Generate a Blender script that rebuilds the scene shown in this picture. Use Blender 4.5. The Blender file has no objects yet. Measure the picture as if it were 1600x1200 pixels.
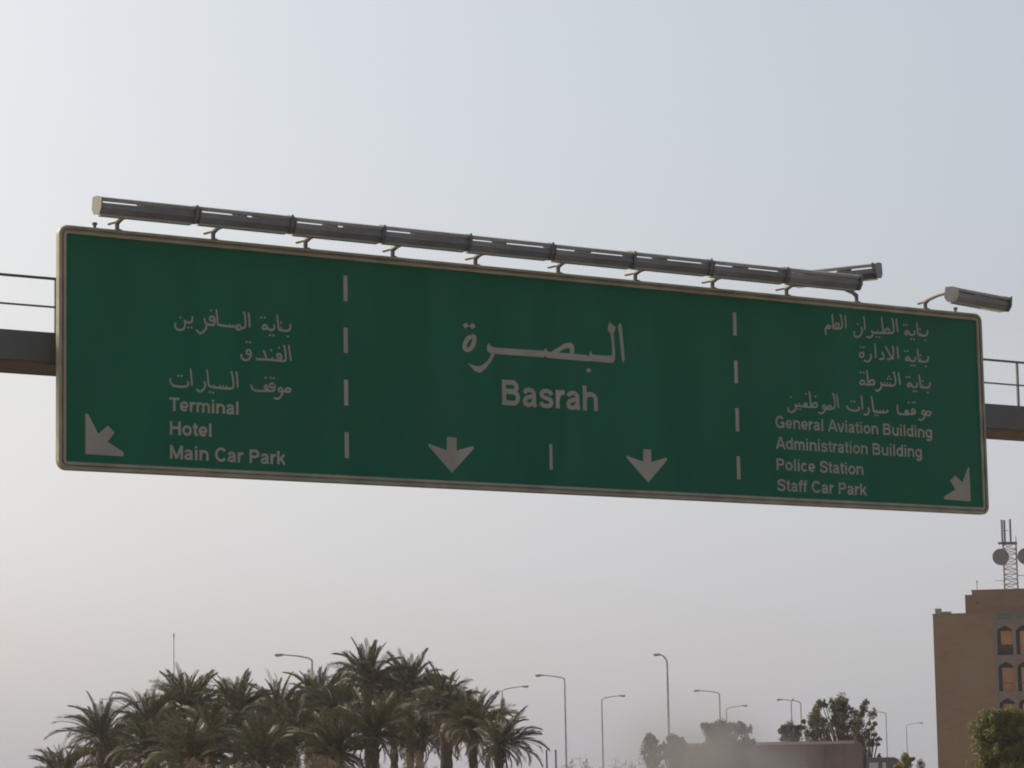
import bpy, bmesh, math, random
from mathutils import Vector, Matrix
R = math.radians
sc = bpy.context.scene
col = sc.collection

# ------------------------------------------------------------------ camera
FPX, PITCH, ROLL = 4793.5, 0.133496, 0.0180126
EYE = Vector((0, 0, 1.7))
_cp, _sp, _cr, _sr = math.cos(PITCH), math.sin(PITCH), math.cos(ROLL), math.sin(ROLL)
CF = Vector((0, _cp, _sp))
_u0 = Vector((0, -_sp, _cp)); _r0 = Vector((1, 0, 0))
CR = _cr * _r0 - _sr * _u0
CU = _sr * _r0 + _cr * _u0
cam = bpy.data.cameras.new('camera')
cam.sensor_width = 36; cam.lens = FPX / 1600 * 36
cam.clip_start = 0.1; cam.clip_end = 9000
cam_o = bpy.data.objects.new('camera', cam); col.objects.link(cam_o)
m = Matrix.Identity(4)
for i in range(3):
    m[i][0] = CR[i]; m[i][1] = CU[i]; m[i][2] = -CF[i]; m[i][3] = EYE[i]
cam_o.matrix_world = m
sc.camera = cam_o

# ------------------------------------------------------------------ light
SUN_AZ, SUN_EL = R(-60), R(35)
W = bpy.data.worlds.new('World'); sc.world = W; W.use_nodes = True
nt = W.node_tree; nn = nt.nodes; nl = nt.links
bg = nn['Background']; bg.inputs[1].default_value = 0.13
sky = nn.new('ShaderNodeTexSky'); sky.sky_type = 'NISHITA'; sky.sun_disc = False
sky.sun_elevation = SUN_EL; sky.sun_rotation = SUN_AZ; sky.dust_density = 6
tc = nn.new('ShaderNodeTexCoord'); sx = nn.new('ShaderNodeSeparateXYZ')
nl.new(tc.outputs['Generated'], sx.inputs[0])
ramp = nn.new('ShaderNodeValToRGB'); nl.new(sx.outputs['Z'], ramp.inputs[0])
el = ramp.color_ramp.elements
VE = [(0.0, (3.0, 3.0, 3.3)), (0.035, (2.85, 2.95, 3.3)), (0.075, (2.35, 2.47, 3.05)), (0.15, (1.6, 1.55, 1.65)),
      (0.26, (1.6, 1.55, 1.28)), (0.6, (0.5, 0.5, 0.5)), (1.0, (0.3, 0.3, 0.3))]
while len(el) < len(VE): el.new(0.5)
for e, (p, c) in zip(el, VE): e.position = p; e.color = (*c, 1)
add = nn.new('ShaderNodeMix'); add.data_type = 'RGBA'; add.blend_type = 'ADD'; add.inputs[0].default_value = 1
nl.new(sky.outputs[0], add.inputs[6]); nl.new(ramp.outputs[0], add.inputs[7])
nl.new(add.outputs[2], bg.inputs[0])

sd = bpy.data.lights.new('sun', 'SUN'); sd.energy = 2.1; sd.angle = R(1.5); sd.color = (1, 0.9, 0.76)
so = bpy.data.objects.new('sun', sd); col.objects.link(so)
SV = Vector((math.sin(SUN_AZ) * math.cos(SUN_EL), math.cos(SUN_AZ) * math.cos(SUN_EL), math.sin(SUN_EL)))
so.rotation_euler = SV.to_track_quat('Z', 'Y').to_euler()

sc.view_settings.view_transform = 'Standard'; sc.view_settings.look = 'None'
sc.view_settings.exposure = 0; sc.view_settings.gamma = 1; sc.view_settings.use_curve_mapping = False
sc.render.engine = 'CYCLES'
sc.cycles.filter_width = 1.9
sc.cycles.max_bounces = 6; sc.cycles.volume_bounces = 0
sc.cycles.use_denoising = True

# ------------------------------------------------------------------ helpers
def ray(px, py):
    return CF + CR * ((px - 800) / FPX) - CU * ((py - 600) / FPX)
def at(px, py, Y):                      # world point on the vertical plane y = Y
    d = ray(px, py); return EYE + d * (Y / d.y)
def at_h(px, py, h):                    # world point at height h
    d = ray(px, py); return EYE + d * ((h - EYE.z) / d.z)

def tag(o, label=None, cat=None, group=None, kind=None):
    if label: o['label'] = label
    if cat: o['category'] = cat
    if group: o['group'] = group
    if kind: o['kind'] = kind
    return o
def empty(name, loc, rz=0):
    o = bpy.data.objects.new(name, None); col.objects.link(o); o.location = loc; o.rotation_euler = (0, 0, rz)
    o.empty_display_size = 0.3
    return o
def link(name, me, mt, parent=None, smooth=False):
    o = bpy.data.objects.new(name, me); col.objects.link(o)
    if mt and not me.materials: me.materials.append(mt)
    if smooth:
        for p in me.polygons: p.use_smooth = True
    o.parent = parent
    return o

class MB:
    def __init__(s): s.v = []; s.f = []
    def poly(s, pts, faces):
        n = len(s.v); s.v += [tuple(p) for p in pts]; s.f += [tuple(n + i for i in f) for f in faces]
        return s
    def box(s, a, b):
        x0, y0, z0 = a; x1, y1, z1 = b
        return s.poly([(x0,y0,z0),(x1,y0,z0),(x1,y1,z0),(x0,y1,z0),(x0,y0,z1),(x1,y0,z1),(x1,y1,z1),(x0,y1,z1)],
                      [(0,3,2,1),(4,5,6,7),(0,1,5,4),(1,2,6,5),(2,3,7,6),(3,0,4,7)])
    def tube(s, pts, rad, n=8, cap=True):
        pts = [Vector(p) for p in pts]
        if not isinstance(rad, (list, tuple)): rad = [rad] * len(pts)
        base = len(s.v); ref = None
        for i, p in enumerate(pts):
            t = (pts[min(i + 1, len(pts) - 1)] - pts[max(i - 1, 0)]).normalized()
            if ref is None:
                ref = Vector((0, 0, 1)) if abs(t.z) < 0.9 else Vector((1, 0, 0))
            a = (ref - t * ref.dot(t)).normalized(); b = t.cross(a); ref = a
            for k in range(n):
                w = 2 * math.pi * k / n
                s.v.append(tuple(p + (a * math.cos(w) + b * math.sin(w)) * rad[i]))
        for i in range(len(pts) - 1):
            for k in range(n):
                q = base + i * n; k2 = (k + 1) % n
                s.f.append((q + k, q + k2, q + n + k2, q + n + k))
        if cap:
            s.f.append(tuple(base + k for k in reversed(range(n))))
            q = base + (len(pts) - 1) * n; s.f.append(tuple(q + k for k in range(n)))
        return s
    def prism(s, prof, ax0, ax1, axis='x'):      # prof: (a, b) pairs, extruded along an axis
        n = len(prof); P = []
        for t in (ax0, ax1):
            for a, b in prof:
                P.append((t, a, b) if axis == 'x' else ((a, t, b) if axis == 'y' else (a, b, t)))
        F = [tuple(range(n)), tuple(reversed(range(n, 2 * n)))] + [(i, n + i, n + (i + 1) % n, (i + 1) % n) for i in range(n)]
        return s.poly(P, F)
    def mesh(s, name, fix=True):
        me = bpy.data.meshes.new(name); me.from_pydata(s.v, [], s.f)
        if fix:
            bm = bmesh.new(); bm.from_mesh(me); bmesh.ops.recalc_face_normals(bm, faces=bm.faces); bm.to_mesh(me); bm.free()
        me.update(); return me
    def build(s, name, mt, parent=None, smooth=False, fix=True, bevel=0):
        o = link(name, s.mesh(name, fix), mt, parent, smooth)
        if bevel:
            b = o.modifiers.new('bevel', 'BEVEL'); b.width = bevel; b.segments = 2; b.limit_method = 'ANGLE'
        return o

def mat(name, c1, c2=None, scale=5, rough=0.8, metal=0.0, detail=6, stretch=(1, 1, 1), bump=0.0, lo=0.35, hi=0.65,
        spec=0.5, rand=0.0, c3=None, scale3=1.0, lo3=0.5, hi3=0.75, trans=0.0):
    m = bpy.data.materials.new(name); m.use_nodes = True
    n = m.node_tree.nodes; l = m.node_tree.links
    b = n['Principled BSDF']; b.inputs['Roughness'].default_value = rough; b.inputs['Metallic'].default_value = metal
    b.inputs['Specular IOR Level'].default_value = spec
    b.inputs['Base Color'].default_value = (*c1, 1)
    t = n.new('ShaderNodeTexCoord'); mp = n.new('ShaderNodeMapping'); mp.inputs['Scale'].default_value = stretch
    l.new(t.outputs['Object'], mp.inputs[0])
    out = None
    if c2:
        no = n.new('ShaderNodeTexNoise'); no.inputs['Scale'].default_value = scale; no.inputs['Detail'].default_value = detail
        l.new(mp.outputs[0], no.inputs['Vector'])
        r = n.new('ShaderNodeValToRGB'); r.color_ramp.elements[0].position = lo; r.color_ramp.elements[1].position = hi
        r.color_ramp.elements[0].color = (*c1, 1); r.color_ramp.elements[1].color = (*c2, 1)
        l.new(no.outputs[0], r.inputs[0]); out = r.outputs[0]
        if c3:
            n3 = n.new('ShaderNodeTexNoise'); n3.inputs['Scale'].default_value = scale3; n3.inputs['Detail'].default_value = 4
            l.new(t.outputs['Object'], n3.inputs['Vector'])
            mr = n.new('ShaderNodeMapRange'); mr.inputs[1].default_value = lo3; mr.inputs[2].default_value = hi3
            l.new(n3.outputs[0], mr.inputs[0])
            mx = n.new('ShaderNodeMix'); mx.data_type = 'RGBA'; mx.inputs[7].default_value = (*c3, 1)
            l.new(mr.outputs[0], mx.inputs[0]); l.new(out, mx.inputs[6]); out = mx.outputs[2]
        if bump:
            bp = n.new('ShaderNodeBump'); bp.inputs['Strength'].default_value = bump; bp.inputs['Distance'].default_value = 0.02
            l.new(no.outputs[0], bp.inputs['Height']); l.new(bp.outputs[0], b.inputs['Normal'])
    if rand and out:
        oi = n.new('ShaderNodeObjectInfo'); hs = n.new('ShaderNodeHueSaturation')
        mr = n.new('ShaderNodeMapRange'); mr.inputs[3].default_value = 1 - rand; mr.inputs[4].default_value = 1 + rand
        l.new(oi.outputs['Random'], mr.inputs[0]); l.new(mr.outputs[0], hs.inputs['Value']); l.new(out, hs.inputs['Color'])
        out = hs.outputs[0]
    if out: l.new(out, b.inputs['Base Color'])
    if trans:
        tr = n.new('ShaderNodeBsdfTranslucent'); ms = n.new('ShaderNodeMixShader'); ms.inputs[0].default_value = trans
        if out: l.new(out, tr.inputs[0])
        else: tr.inputs[0].default_value = (*c1, 1)
        l.new(b.outputs[0], ms.inputs[1]); l.new(tr.outputs[0], ms.inputs[2])
        l.new(ms.outputs[0], n['Material Output'].inputs[0])
    return m

M = dict(
    green=mat('sign_green', (0.004, 0.105, 0.052), (0.008, 0.125, 0.064), scale=1.4, rough=0.55, spec=0.2, stretch=(1, 1, .22),
              c3=(0.018, 0.108, 0.06), scale3=0.55, lo3=0.52, hi3=0.85),
    letter=mat('reflective_sheeting', (0.39, 0.345, 0.27), (0.315, 0.28, 0.22), scale=2.2, rough=0.6, spec=0.25, stretch=(1, 1, .4)),
    frame=mat('frame_paint', (0.36, 0.32, 0.215), (0.25, 0.22, 0.155), scale=2.5, rough=0.5, stretch=(1, 1, 1)),
    housing=mat('lamp_housing', (0.21, 0.205, 0.20), (0.135, 0.13, 0.128), scale=2.0, rough=0.5, stretch=(1, 2, 2), rand=0.1,
                c3=(0.17, 0.135, 0.11), scale3=1.3, lo3=.55, hi3=.8),
    cover=mat('lamp_cover', (0.33, 0.32, 0.28), (0.24, 0.23, 0.2), scale=3, rough=0.45, rand=0.1),
    cap=mat('lamp_end_cap', (0.17, 0.165, 0.14), (0.135, 0.13, 0.11), scale=3, rough=0.5),
    strap=mat('lamp_strap', (0.16, 0.15, 0.14), (0.1, 0.1, 0.09), scale=6, rough=0.6),
    galv=mat('galvanised_steel', (0.13, 0.13, 0.13), (0.085, 0.085, 0.085), scale=4, rough=0.5, metal=0.3),
    pole=mat('lamp_pole_steel', (0.46, 0.45, 0.42), (0.36, 0.35, 0.33), scale=1.5, rough=0.6, rand=0.08),  # steel colour lightened so distant poles look faded by haze
    lhead=mat('street_lamp_head', (0.36, 0.34, 0.31), (0.3, 0.28, 0.25), scale=5, rough=0.5),
    beam=mat('gantry_paint', (0.115, 0.112, 0.1), (0.085, 0.082, 0.076), scale=1.3, rough=0.6, c3=(0.115, 0.085, 0.06), scale3=.8, lo3=.5, hi3=.75),
    under=mat('gantry_rust', (0.13, 0.09, 0.06), (0.1, 0.078, 0.058), scale=1.0, rough=0.8),
    brick=mat('brown_brick', (0.24, 0.142, 0.082), (0.195, 0.115, 0.066), scale=0.7, rough=0.9, stretch=(1, 1, 3),
              c3=(0.225, 0.15, 0.085), scale3=.18, lo3=.45, hi3=.6),
    precast=mat('precast_concrete', (0.21, 0.163, 0.125), (0.175, 0.136, 0.107), scale=1.2, rough=0.9),
    blind=mat('window_blind', (0.55, 0.27, 0.12), (0.43, 0.22, 0.1), scale=0.8, rough=0.8, rand=0.12),
    dark=mat('dark_glass', (0.025, 0.034, 0.034), rough=0.3, spec=.2),
    bluegl=mat('tinted_glass', (0.07, 0.1, 0.095), rough=0.25),
    wframe=mat('window_frame', (0.09, 0.06, 0.045), rough=0.5),
    rooftop=mat('rooftop_unit', (0.3, 0.28, 0.26), (0.24, 0.22, 0.2), scale=2),
    mast=mat('mast_paint', (0.42, 0.36, 0.34), (0.36, 0.27, 0.24), scale=0.5, rough=0.6),
    dish=mat('dish_grey', (0.2, 0.19, 0.18), (0.15, 0.145, 0.14), scale=2, rough=0.5),
    palm=mat('palm_leaf', (0.04, 0.046, 0.013), (0.17, 0.135, 0.048), scale=7, rough=0.5, rand=0.4, trans=0.25, lo=.38, hi=.66),
    palmdead=mat('dry_palm_leaf', (0.24, 0.155, 0.085), (0.11, 0.075, 0.045), scale=7, rough=0.8, rand=0.3, trans=0.15),
    trunk=mat('palm_trunk', (0.11, 0.075, 0.05), (0.055, 0.042, 0.03), scale=6, rough=0.95, stretch=(1, 1, 2), bump=0.6),
    bark=mat('bark', (0.13, 0.105, 0.08), (0.08, 0.065, 0.05), scale=5, rough=0.9, bump=0.4),
    leafy=mat('olive_leaf', (0.11, 0.115, 0.03), (0.27, 0.245, 0.07), scale=1.6, rough=0.6, trans=0.25),
    leafg=mat('dusty_leaf', (0.085, 0.085, 0.055), (0.12, 0.11, 0.07), scale=0.8, rough=0.7, trans=0.2),
    leafb=mat('mixed_leaf', (0.085, 0.085, 0.04), (0.15, 0.115, 0.055), scale=0.6, rough=0.65, trans=0.25),
    drybush=mat('dry_scrub', (0.24, 0.155, 0.09), (0.15, 0.115, 0.055), scale=1.2, rough=0.8, trans=0.2),
    pinkbush=mat('pale_scrub', (0.3, 0.2, 0.15), (0.21, 0.15, 0.11), scale=1.2, rough=0.8, trans=0.2),
    trailer=mat('trailer_paint', (0.245, 0.175, 0.15), (0.185, 0.138, 0.12), scale=0.9, rough=0.6),
    sun_edge=mat('painted_sun_edge', (0.5, 0.37, 0.3), (0.4, 0.3, 0.25), scale=1, rough=0.6),  # pale pink colour stands for sun catching the rounded roof edge
    cab=mat('cab_paint', (0.17, 0.145, 0.13), (0.13, 0.11, 0.1), scale=1.5, rough=0.5),
    tyre=mat('tyre_rubber', (0.02, 0.02, 0.02), rough=0.9),
    rim=mat('wheel_rim', (0.25, 0.24, 0.22), rough=0.5, metal=0.5),
    glass=mat('cab_glass', (0.5, 0.52, 0.5), rough=0.1),
    sand=mat('sandy_ground', (0.36, 0.29, 0.2), (0.28, 0.22, 0.15), scale=0.2, rough=1, bump=0.2),
    asphalt=mat('asphalt', (0.05, 0.048, 0.045), (0.075, 0.07, 0.062), scale=3, rough=0.9),
    paint=mat('road_paint', (0.7, 0.69, 0.64), (0.5, 0.49, 0.45), scale=4, rough=0.7),
    kerb=mat('kerb_concrete', (0.35, 0.33, 0.3), (0.27, 0.25, 0.22), scale=3, rough=0.9),
)

# ------------------------------------------------------------------ setting: ground and road
tag(MB().poly([(-4000, -1000, 0), (4000, -1000, 0), (4000, 5000, 0), (-4000, 5000, 0)], [(0, 1, 2, 3)]).build('ground', M['sand']), kind='structure')
YAW = 0.596496
D = Vector((math.cos(YAW), math.sin(YAW), 0)); N = Vector((math.sin(YAW), -math.cos(YAW), 0))   # along the sign; towards the camera side
A = Vector((-5.86524, 39.2047, 4.26005 + 1.7))                                                    # lower left corner of the sign
gc = A + D * 8.05; gc.z = 0
def road_pt(u, s, z): p = gc + D * u - N * s; return (p.x, p.y, z)
def road_strip(u0, u1, s0, s1, z): return MB().poly([road_pt(u0, s0, z), road_pt(u1, s0, z), road_pt(u1, s1, z), road_pt(u0, s1, z)], [(0, 1, 2, 3)])
tag(road_strip(-9.5, 9.5, -160, 420, 0.004).build('road', M['asphalt']), kind='structure')
for s in (-9.2, 9.1):
    tag(road_strip(s, s + .12, -160, 420, 0.008).build('road_marking', M['paint']), kind='structure')
lm = MB()
for k in range(-14, 34):
    for u in (-4.6, 0, 4.6):
        b = road_strip(u - .06, u + .06, k * 12, k * 12 + 4, 0.008); lm.poly(b.v, b.f)
tag(lm.build('lane_marking', M['paint']), kind='structure')
for u in (-9.75, 9.5):
    k = MB().prism([(u, 0.002), (u + .25, 0.002), (u + .25, .13), (u, .13)], -160, 420, 'y')
    k.v = [road_pt(x, y, z) for x, y, z in k.v]
    tag(k.build('kerb', M['kerb']), kind='structure')

# ------------------------------------------------------------------ the overhead sign
SW, SH = 16.1035, 3.2
def sp(px, py, o=0.0):                 # photo pixel -> (u, v) on the sign's own plane (o metres in front of it)
    d = ray(px, py); t = ((A - EYE).dot(N) + o) / d.dot(N); P = EYE + d * t - A
    return P.dot(D), P.z
sign = tag(empty('highway_sign', A, YAW), 'long green overhead direction sign with Arabic and English lettering hung on the gantry', 'road sign')

def rrect(ins, rad, n=8):
    r = max(rad - ins, 0.004); pts = []
    x0, x1, z0, z1 = ins, SW - ins, ins, SH - ins
    for cx, cz, a0 in ((x1 - r, z1 - r, 0), (x0 + r, z1 - r, 90), (x0 + r, z0 + r, 180), (x1 - r, z0 + r, 270)):
        for k in range(n + 1):
            a = R(a0 + 90 * k / n); pts.append((cx + r * math.cos(a), cz + r * math.sin(a)))
    return pts
prof = [(0.02, .05), (0, .04), (0, -.045), (.012, -.06), (.036, -.06), (.044, -.05), (.044, -.022), (.066, -.022), (.066, -.042), (.072, -.048), (.104, -.048), (.11, -.04), (.11, .0)]
fm = MB(); rings = [rrect(i, .13) for i, _ in prof]; nr = len(rings[0])
for (i, y), rg in zip(prof, rings): fm.v += [(x, y, z) for x, z in rg]
for j in range(len(prof) - 1):
    for k in range(nr):
        k2 = (k + 1) % nr; fm.f.append((j * nr + k, j * nr + k2, (j + 1) * nr + k2, (j + 1) * nr + k))
fm.build('frame', M['frame'], sign)
pm = MB(); rg = rrect(.10, .13); n = len(rg)
pm.poly([(x, -.02, z) for x, z in rg] + [(x, .035, z) for x, z in rg], [tuple(range(n)), tuple(reversed(range(n, 2 * n)))] + [(i, n + i, n + (i + 1) % n, (i + 1) % n) for i in range(n)])
pm.build('panel', M['green'], sign)
for k in range(9):                       # stiffening posts behind, where the panel bolts to the gantry
    u = .9 + k * 1.79
    MB().box((u - .04, .037, .15), (u + .04, .20, SH - .15)).build('stiffener', M['galv'], sign)
for px, py in ((148, 355), (1493, 488)):
    u = sp(px, py)[0]
    MB().tube([(u, 0, SH - .01), (u, 0, SH + .05)], .022, 8).tube([(u, 0, SH + .045), (u, 0, SH + .075)], .036, 8).build('lifting_eye', M['strap'], sign)

YF = -.0235                               # face of the sheeting, just proud of the panel
def flat(polys, name, label=None, depth=.003):
    mb = MB()
    for k, pts in enumerate(polys):
        y = YF - k * .0004; n = len(pts)
        mb.poly([(u, y, v) for u, v in pts] + [(u, YF + depth, v) for u, v in pts],
                [tuple(range(n)), tuple(reversed(range(n, 2 * n)))] + [(i, n + i, n + (i + 1) % n, (i + 1) % n) for i in range(n)])
    o = mb.build(name, M['letter'], sign)
    if label: o['label'] = label
    return o
def P(*pts): return [sp(*p) for p in pts]
# lane dividing dashes
for x0, x1, y0, y1 in [(536, 541, 430.8, 471), (536.3, 541.5, 512, 552), (537, 542, 593.5, 634), (538, 543, 675.5, 716),
                       (1144.2, 1149, 488.2, 524.8), (1146, 1151.2, 563.3, 599.3), (1148, 1153, 637.8, 674.4), (1150, 1155, 713, 749.3),
                       (857, 862, 694, 734)]:
    u0, v1 = sp(x0, y0); u1, v0 = sp(x1, y1)
    uc = (u0 + u1) / 2; w = .032 if x0 != 857 else .026
    flat([[(uc - w, v0), (uc + w, v0), (uc + w, v1), (uc - w, v1)]], 'dash')
flat([P((131.9, 647), (136.2, 646.5), (152.3, 678.5), (167.6, 664.8), (178, 676.5), (166.7, 690.5), (191.7, 706.5), (191.7, 713.3), (132.3, 709.7))], 'arrow', 'pale arrow pointing down left beside Main Car Park')
flat([P((696.9, 683), (711.8, 684.1), (712.1, 704.3), (737, 697.3), (739.6, 700.4), (704.8, 738.9), (668.6, 697.6), (668.4, 693.4), (696.7, 704.0))], 'arrow', 'left pale arrow pointing straight down')
flat([P((1003.5, 702), (1015.9, 703), (1016.1, 722.5), (1039.5, 715.5), (1041.2, 718.2), (1011.7, 754.3), (977.8, 715.5), (977.4, 712), (1003.7, 721.7))], 'arrow', 'right pale arrow pointing straight down')
flat([P((1511, 730.5), (1513, 731), (1515.2, 783.6), (1473.8, 780.3), (1474.2, 775.6), (1491.7, 764.8), (1482.8, 751.2), (1491.4, 743), (1502.3, 754.2))], 'arrow', 'small pale arrow pointing down right in the corner')

# Latin lettering: each glyph is a set of butt-ended strokes on a cap height of 1
XH, SW_ = .745, .188
def arc(cx, cy, rx, ry, a0, a1, n=10):
    return [(cx + rx * math.cos(R(a0 + (a1 - a0) * k / n)), cy + ry * math.sin(R(a0 + (a1 - a0) * k / n))) for k in range(n + 1)]
h_ = SW_ / 2; tx = XH - h_ + .012
_arch = lambda x0, x1: [(x0, .36)] + arc((x0 + x1) / 2, tx - .2, (x1 - x0) / 2, .2, 165, 0) + [(x1, 0)]
_bowl = arc(.40, XH / 2, .265, XH / 2 - h_ + .012, 0, 360, 20)
GL = {
 'T': (.85, [[(.02, 1 - h_), (.83, 1 - h_)], [(.425, 0), (.425, 1 - SW_)]]),
 'H': (1.0, [[(.17, 0), (.17, 1)], [(.83, 0), (.83, 1)], [(.17 + h_, .53), (.83 - h_, .53)]]),
 'M': (1.157, [[(.17, 0), (.17, 1)], [(.99, 0), (.99, 1)], [(.19, .96), (.58, .05)], [(.58, .05), (.97, .96)]]),
 'A': (1.0, [[(.09, 0), (.47, 1)], [(.91, 0), (.53, 1)], [(.24, .3), (.76, .3)]]),
 'B': (1.0, [[(.17, 0), (.17, 1)], [(.17 + h_, 1 - h_), (.52, 1 - h_)] + arc(.55, .735, .21, .178, 90, -90)[0:] + [(.17 + h_, .557)],
             [(.17 + h_, .557 - .02), (.56, .537)] + arc(.58, .312, .24, .225, 90, -90) + [(.17 + h_, h_)]]),
 'P': (.926, [[(.17, 0), (.17, 1)], [(.17 + h_, 1 - h_), (.50, 1 - h_)] + arc(.53, .69, .24, .222, 90, -90) + [(.17 + h_, .468)]]),
 'C': (1.0, [arc(.52, .5, .385, .43, 38, 322, 18)]),
 'G': (1.08, [arc(.54, .5, .40, .43, 42, 330, 18), [(.90, .02), (.90, .50)], [(.9, .46), (.58, .46)]]),
 'S': (.926, [[(.80, .70), (.76, .83), (.63, .91), (.46, .925), (.29, .89), (.175, .79), (.17, .68), (.25, .58), (.46, .52), (.66, .46), (.79, .37), (.80, .24), (.69, .12), (.48, .075), (.27, .10), (.14, .19), (.11, .31)]]),
 'a': (.77, [[(.13, .52), (.19, .625), (.34, .67), (.49, .645), (.575, .56), (.58, .45), (.58, .12), (.64, 0)], [(.57, .435), (.38, .39), (.20, .33), (.125, .22), (.155, .11), (.27, .06), (.42, .09), (.53, .18), (.575, .3)]]),
 's': (.77, [[(.64, .52), (.58, .625), (.42, .672), (.25, .65), (.165, .57), (.175, .47), (.28, .41), (.45, .365), (.59, .31), (.64, .21), (.58, .10), (.40, .065), (.21, .09), (.11, .20)]]),
 'e': (.77, [arc(.39, XH / 2, .27, XH / 2 - h_ + .012, 0, 318, 18), [(.15, .345), (.66, .345)]]),
 'c': (.77, [arc(.40, XH / 2, .275, XH / 2 - h_ + .012, 45, 315, 16)]),
 'o': (.85, [arc(.425, XH / 2, .29, XH / 2 - h_ + .012, 0, 360, 20)]),
 'r': (.54, [[(.16, 0), (.16, XH)], [(.18, .38), (.22, .55), (.33, .645), (.51, .66)]]),
 'n': (.85, [[(.16, 0), (.16, XH)], _arch(.17, .69)]),
 'h': (.85, [[(.16, 0), (.16, 1)], _arch(.17, .69)]),
 'm': (1.235, [[(.16, 0), (.16, XH)], _arch(.17, .62), _arch(.63, 1.07)]),
 'u': (.85, [[(.69, 0), (.69, XH)], [(.16, XH)] + arc(.42, h_ + .2 - .012, .26, .2, 180, 345) + [(.69, .38)]]),
 'i': (.385, [[(.19, 0), (.19, XH)], [(.19, .855), (.19, 1)]]),
 'l': (.385, [[(.19, 0), (.19, 1)]]),
 't': (.46, [[(.22, .93), (.22, .22), (.26, .11), (.42, .075)], [(.03, XH - .07), (.43, XH - .07)]]),
 'f': (.46, [[(.20, 0), (.20, .78), (.26, .90), (.44, .925)], [(.02, XH - .07), (.42, XH - .07)]]),
 'v': (.77, [[(.09, XH), (.36, 0)], [(.68, XH), (.41, 0)]]),
 'k': (.77, [[(.16, 0), (.16, 1)], [(.22, .27), (.64, XH)], [(.36, .42), (.68, 0)]]),
 'd': (.85, [[(.69, 0), (.69, 1)], _bowl]),
 'g': (.85, [[(.69, XH), (.69, -.03), (.60, -.17), (.40, -.205), (.17, -.15)], _bowl]),
}
def ribbon(pts, w):
    """left and right edges of a butt-ended stroke of width w"""
    q = [pts[0]]
    for p in pts[1:]:
        if math.dist(p, q[-1]) > 1e-4: q.append(p)
    L_, R_ = [], []
    for i, p in enumerate(q):
        a = q[max(i - 1, 0)]; b = q[min(i + 1, len(q) - 1)]
        if 0 < i < len(q) - 1:
            d1 = Vector((p[0] - a[0], p[1] - a[1])).normalized(); d2 = Vector((b[0] - p[0], b[1] - p[1])).normalized()
            t = (d1 + d2).normalized(); m_ = 1 / max(.5, d1.dot(t))
        else: t = Vector((b[0] - a[0], b[1] - a[1])).normalized(); m_ = 1
        nx, ny = -t.y * w / 2 * m_, t.x * w / 2 * m_
        L_.append((p[0] + nx, p[1] + ny)); R_.append((p[0] - nx, p[1] - ny))
    return L_, R_
def line(s, bl, br, cap_top, sw=SW_):
    u0, va = sp(*bl); u1, vb = sp(*br); vc = sp(*cap_top)[1]
    base = (va + vb) / 2; cap = vc - va
    adv = sum(GL[c][0] if c != ' ' else .40 for c in s) - .12
    kx = (u1 - u0) / adv; x = -.06
    for c in s:
        if c == ' ': x += .40; continue
        a, strokes = GL[c]; mb = MB(); W_ = sw * (.92 if c in 'aes' else 1)
        for k, st in enumerate(strokes):
            L_, R_ = ribbon(st, W_); n = len(L_); y = YF - .0002 - k * .0004
            mb.poly([(u0 + (x + p) * kx, y, base + q * cap) for p, q in L_ + R_], [(i, i + 1, n + i + 1, n + i) for i in range(n - 1)])
        me = mb.mesh('letter', fix=False)
        for p in me.polygons: p.flip() if p.normal.y > 0 else None
        o = link('letter', me, M['letter'], sign); o['label'] = 'pale letter %s of %s' % (c, s)
        x += a
line('Terminal', (264, 642.2), (372.1, 648.1), (264, 621.2))
line('Hotel', (264, 679.8), (329.8, 682.6), (264, 658.6))
line('Main Car Park', (264, 717.6), (444.2, 726), (264, 696))
line('Basrah', (782.9, 633.4), (932.9, 642), (782.9, 594))
line('General Aviation Building', (1210.5, 669.8), (1455.1, 683.7), (1210.5, 651.2), .172)
line('Administration Building', (1211.8, 702.1), (1439.3, 715), (1211.8, 683.2), .172)
line('Police Station', (1211.8, 734.5), (1347.7, 742.4), (1211.8, 716), .172)
line('Staff Car Park', (1213.5, 766.9), (1352.4, 774.5), (1213.5, 748.3), .172)

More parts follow.
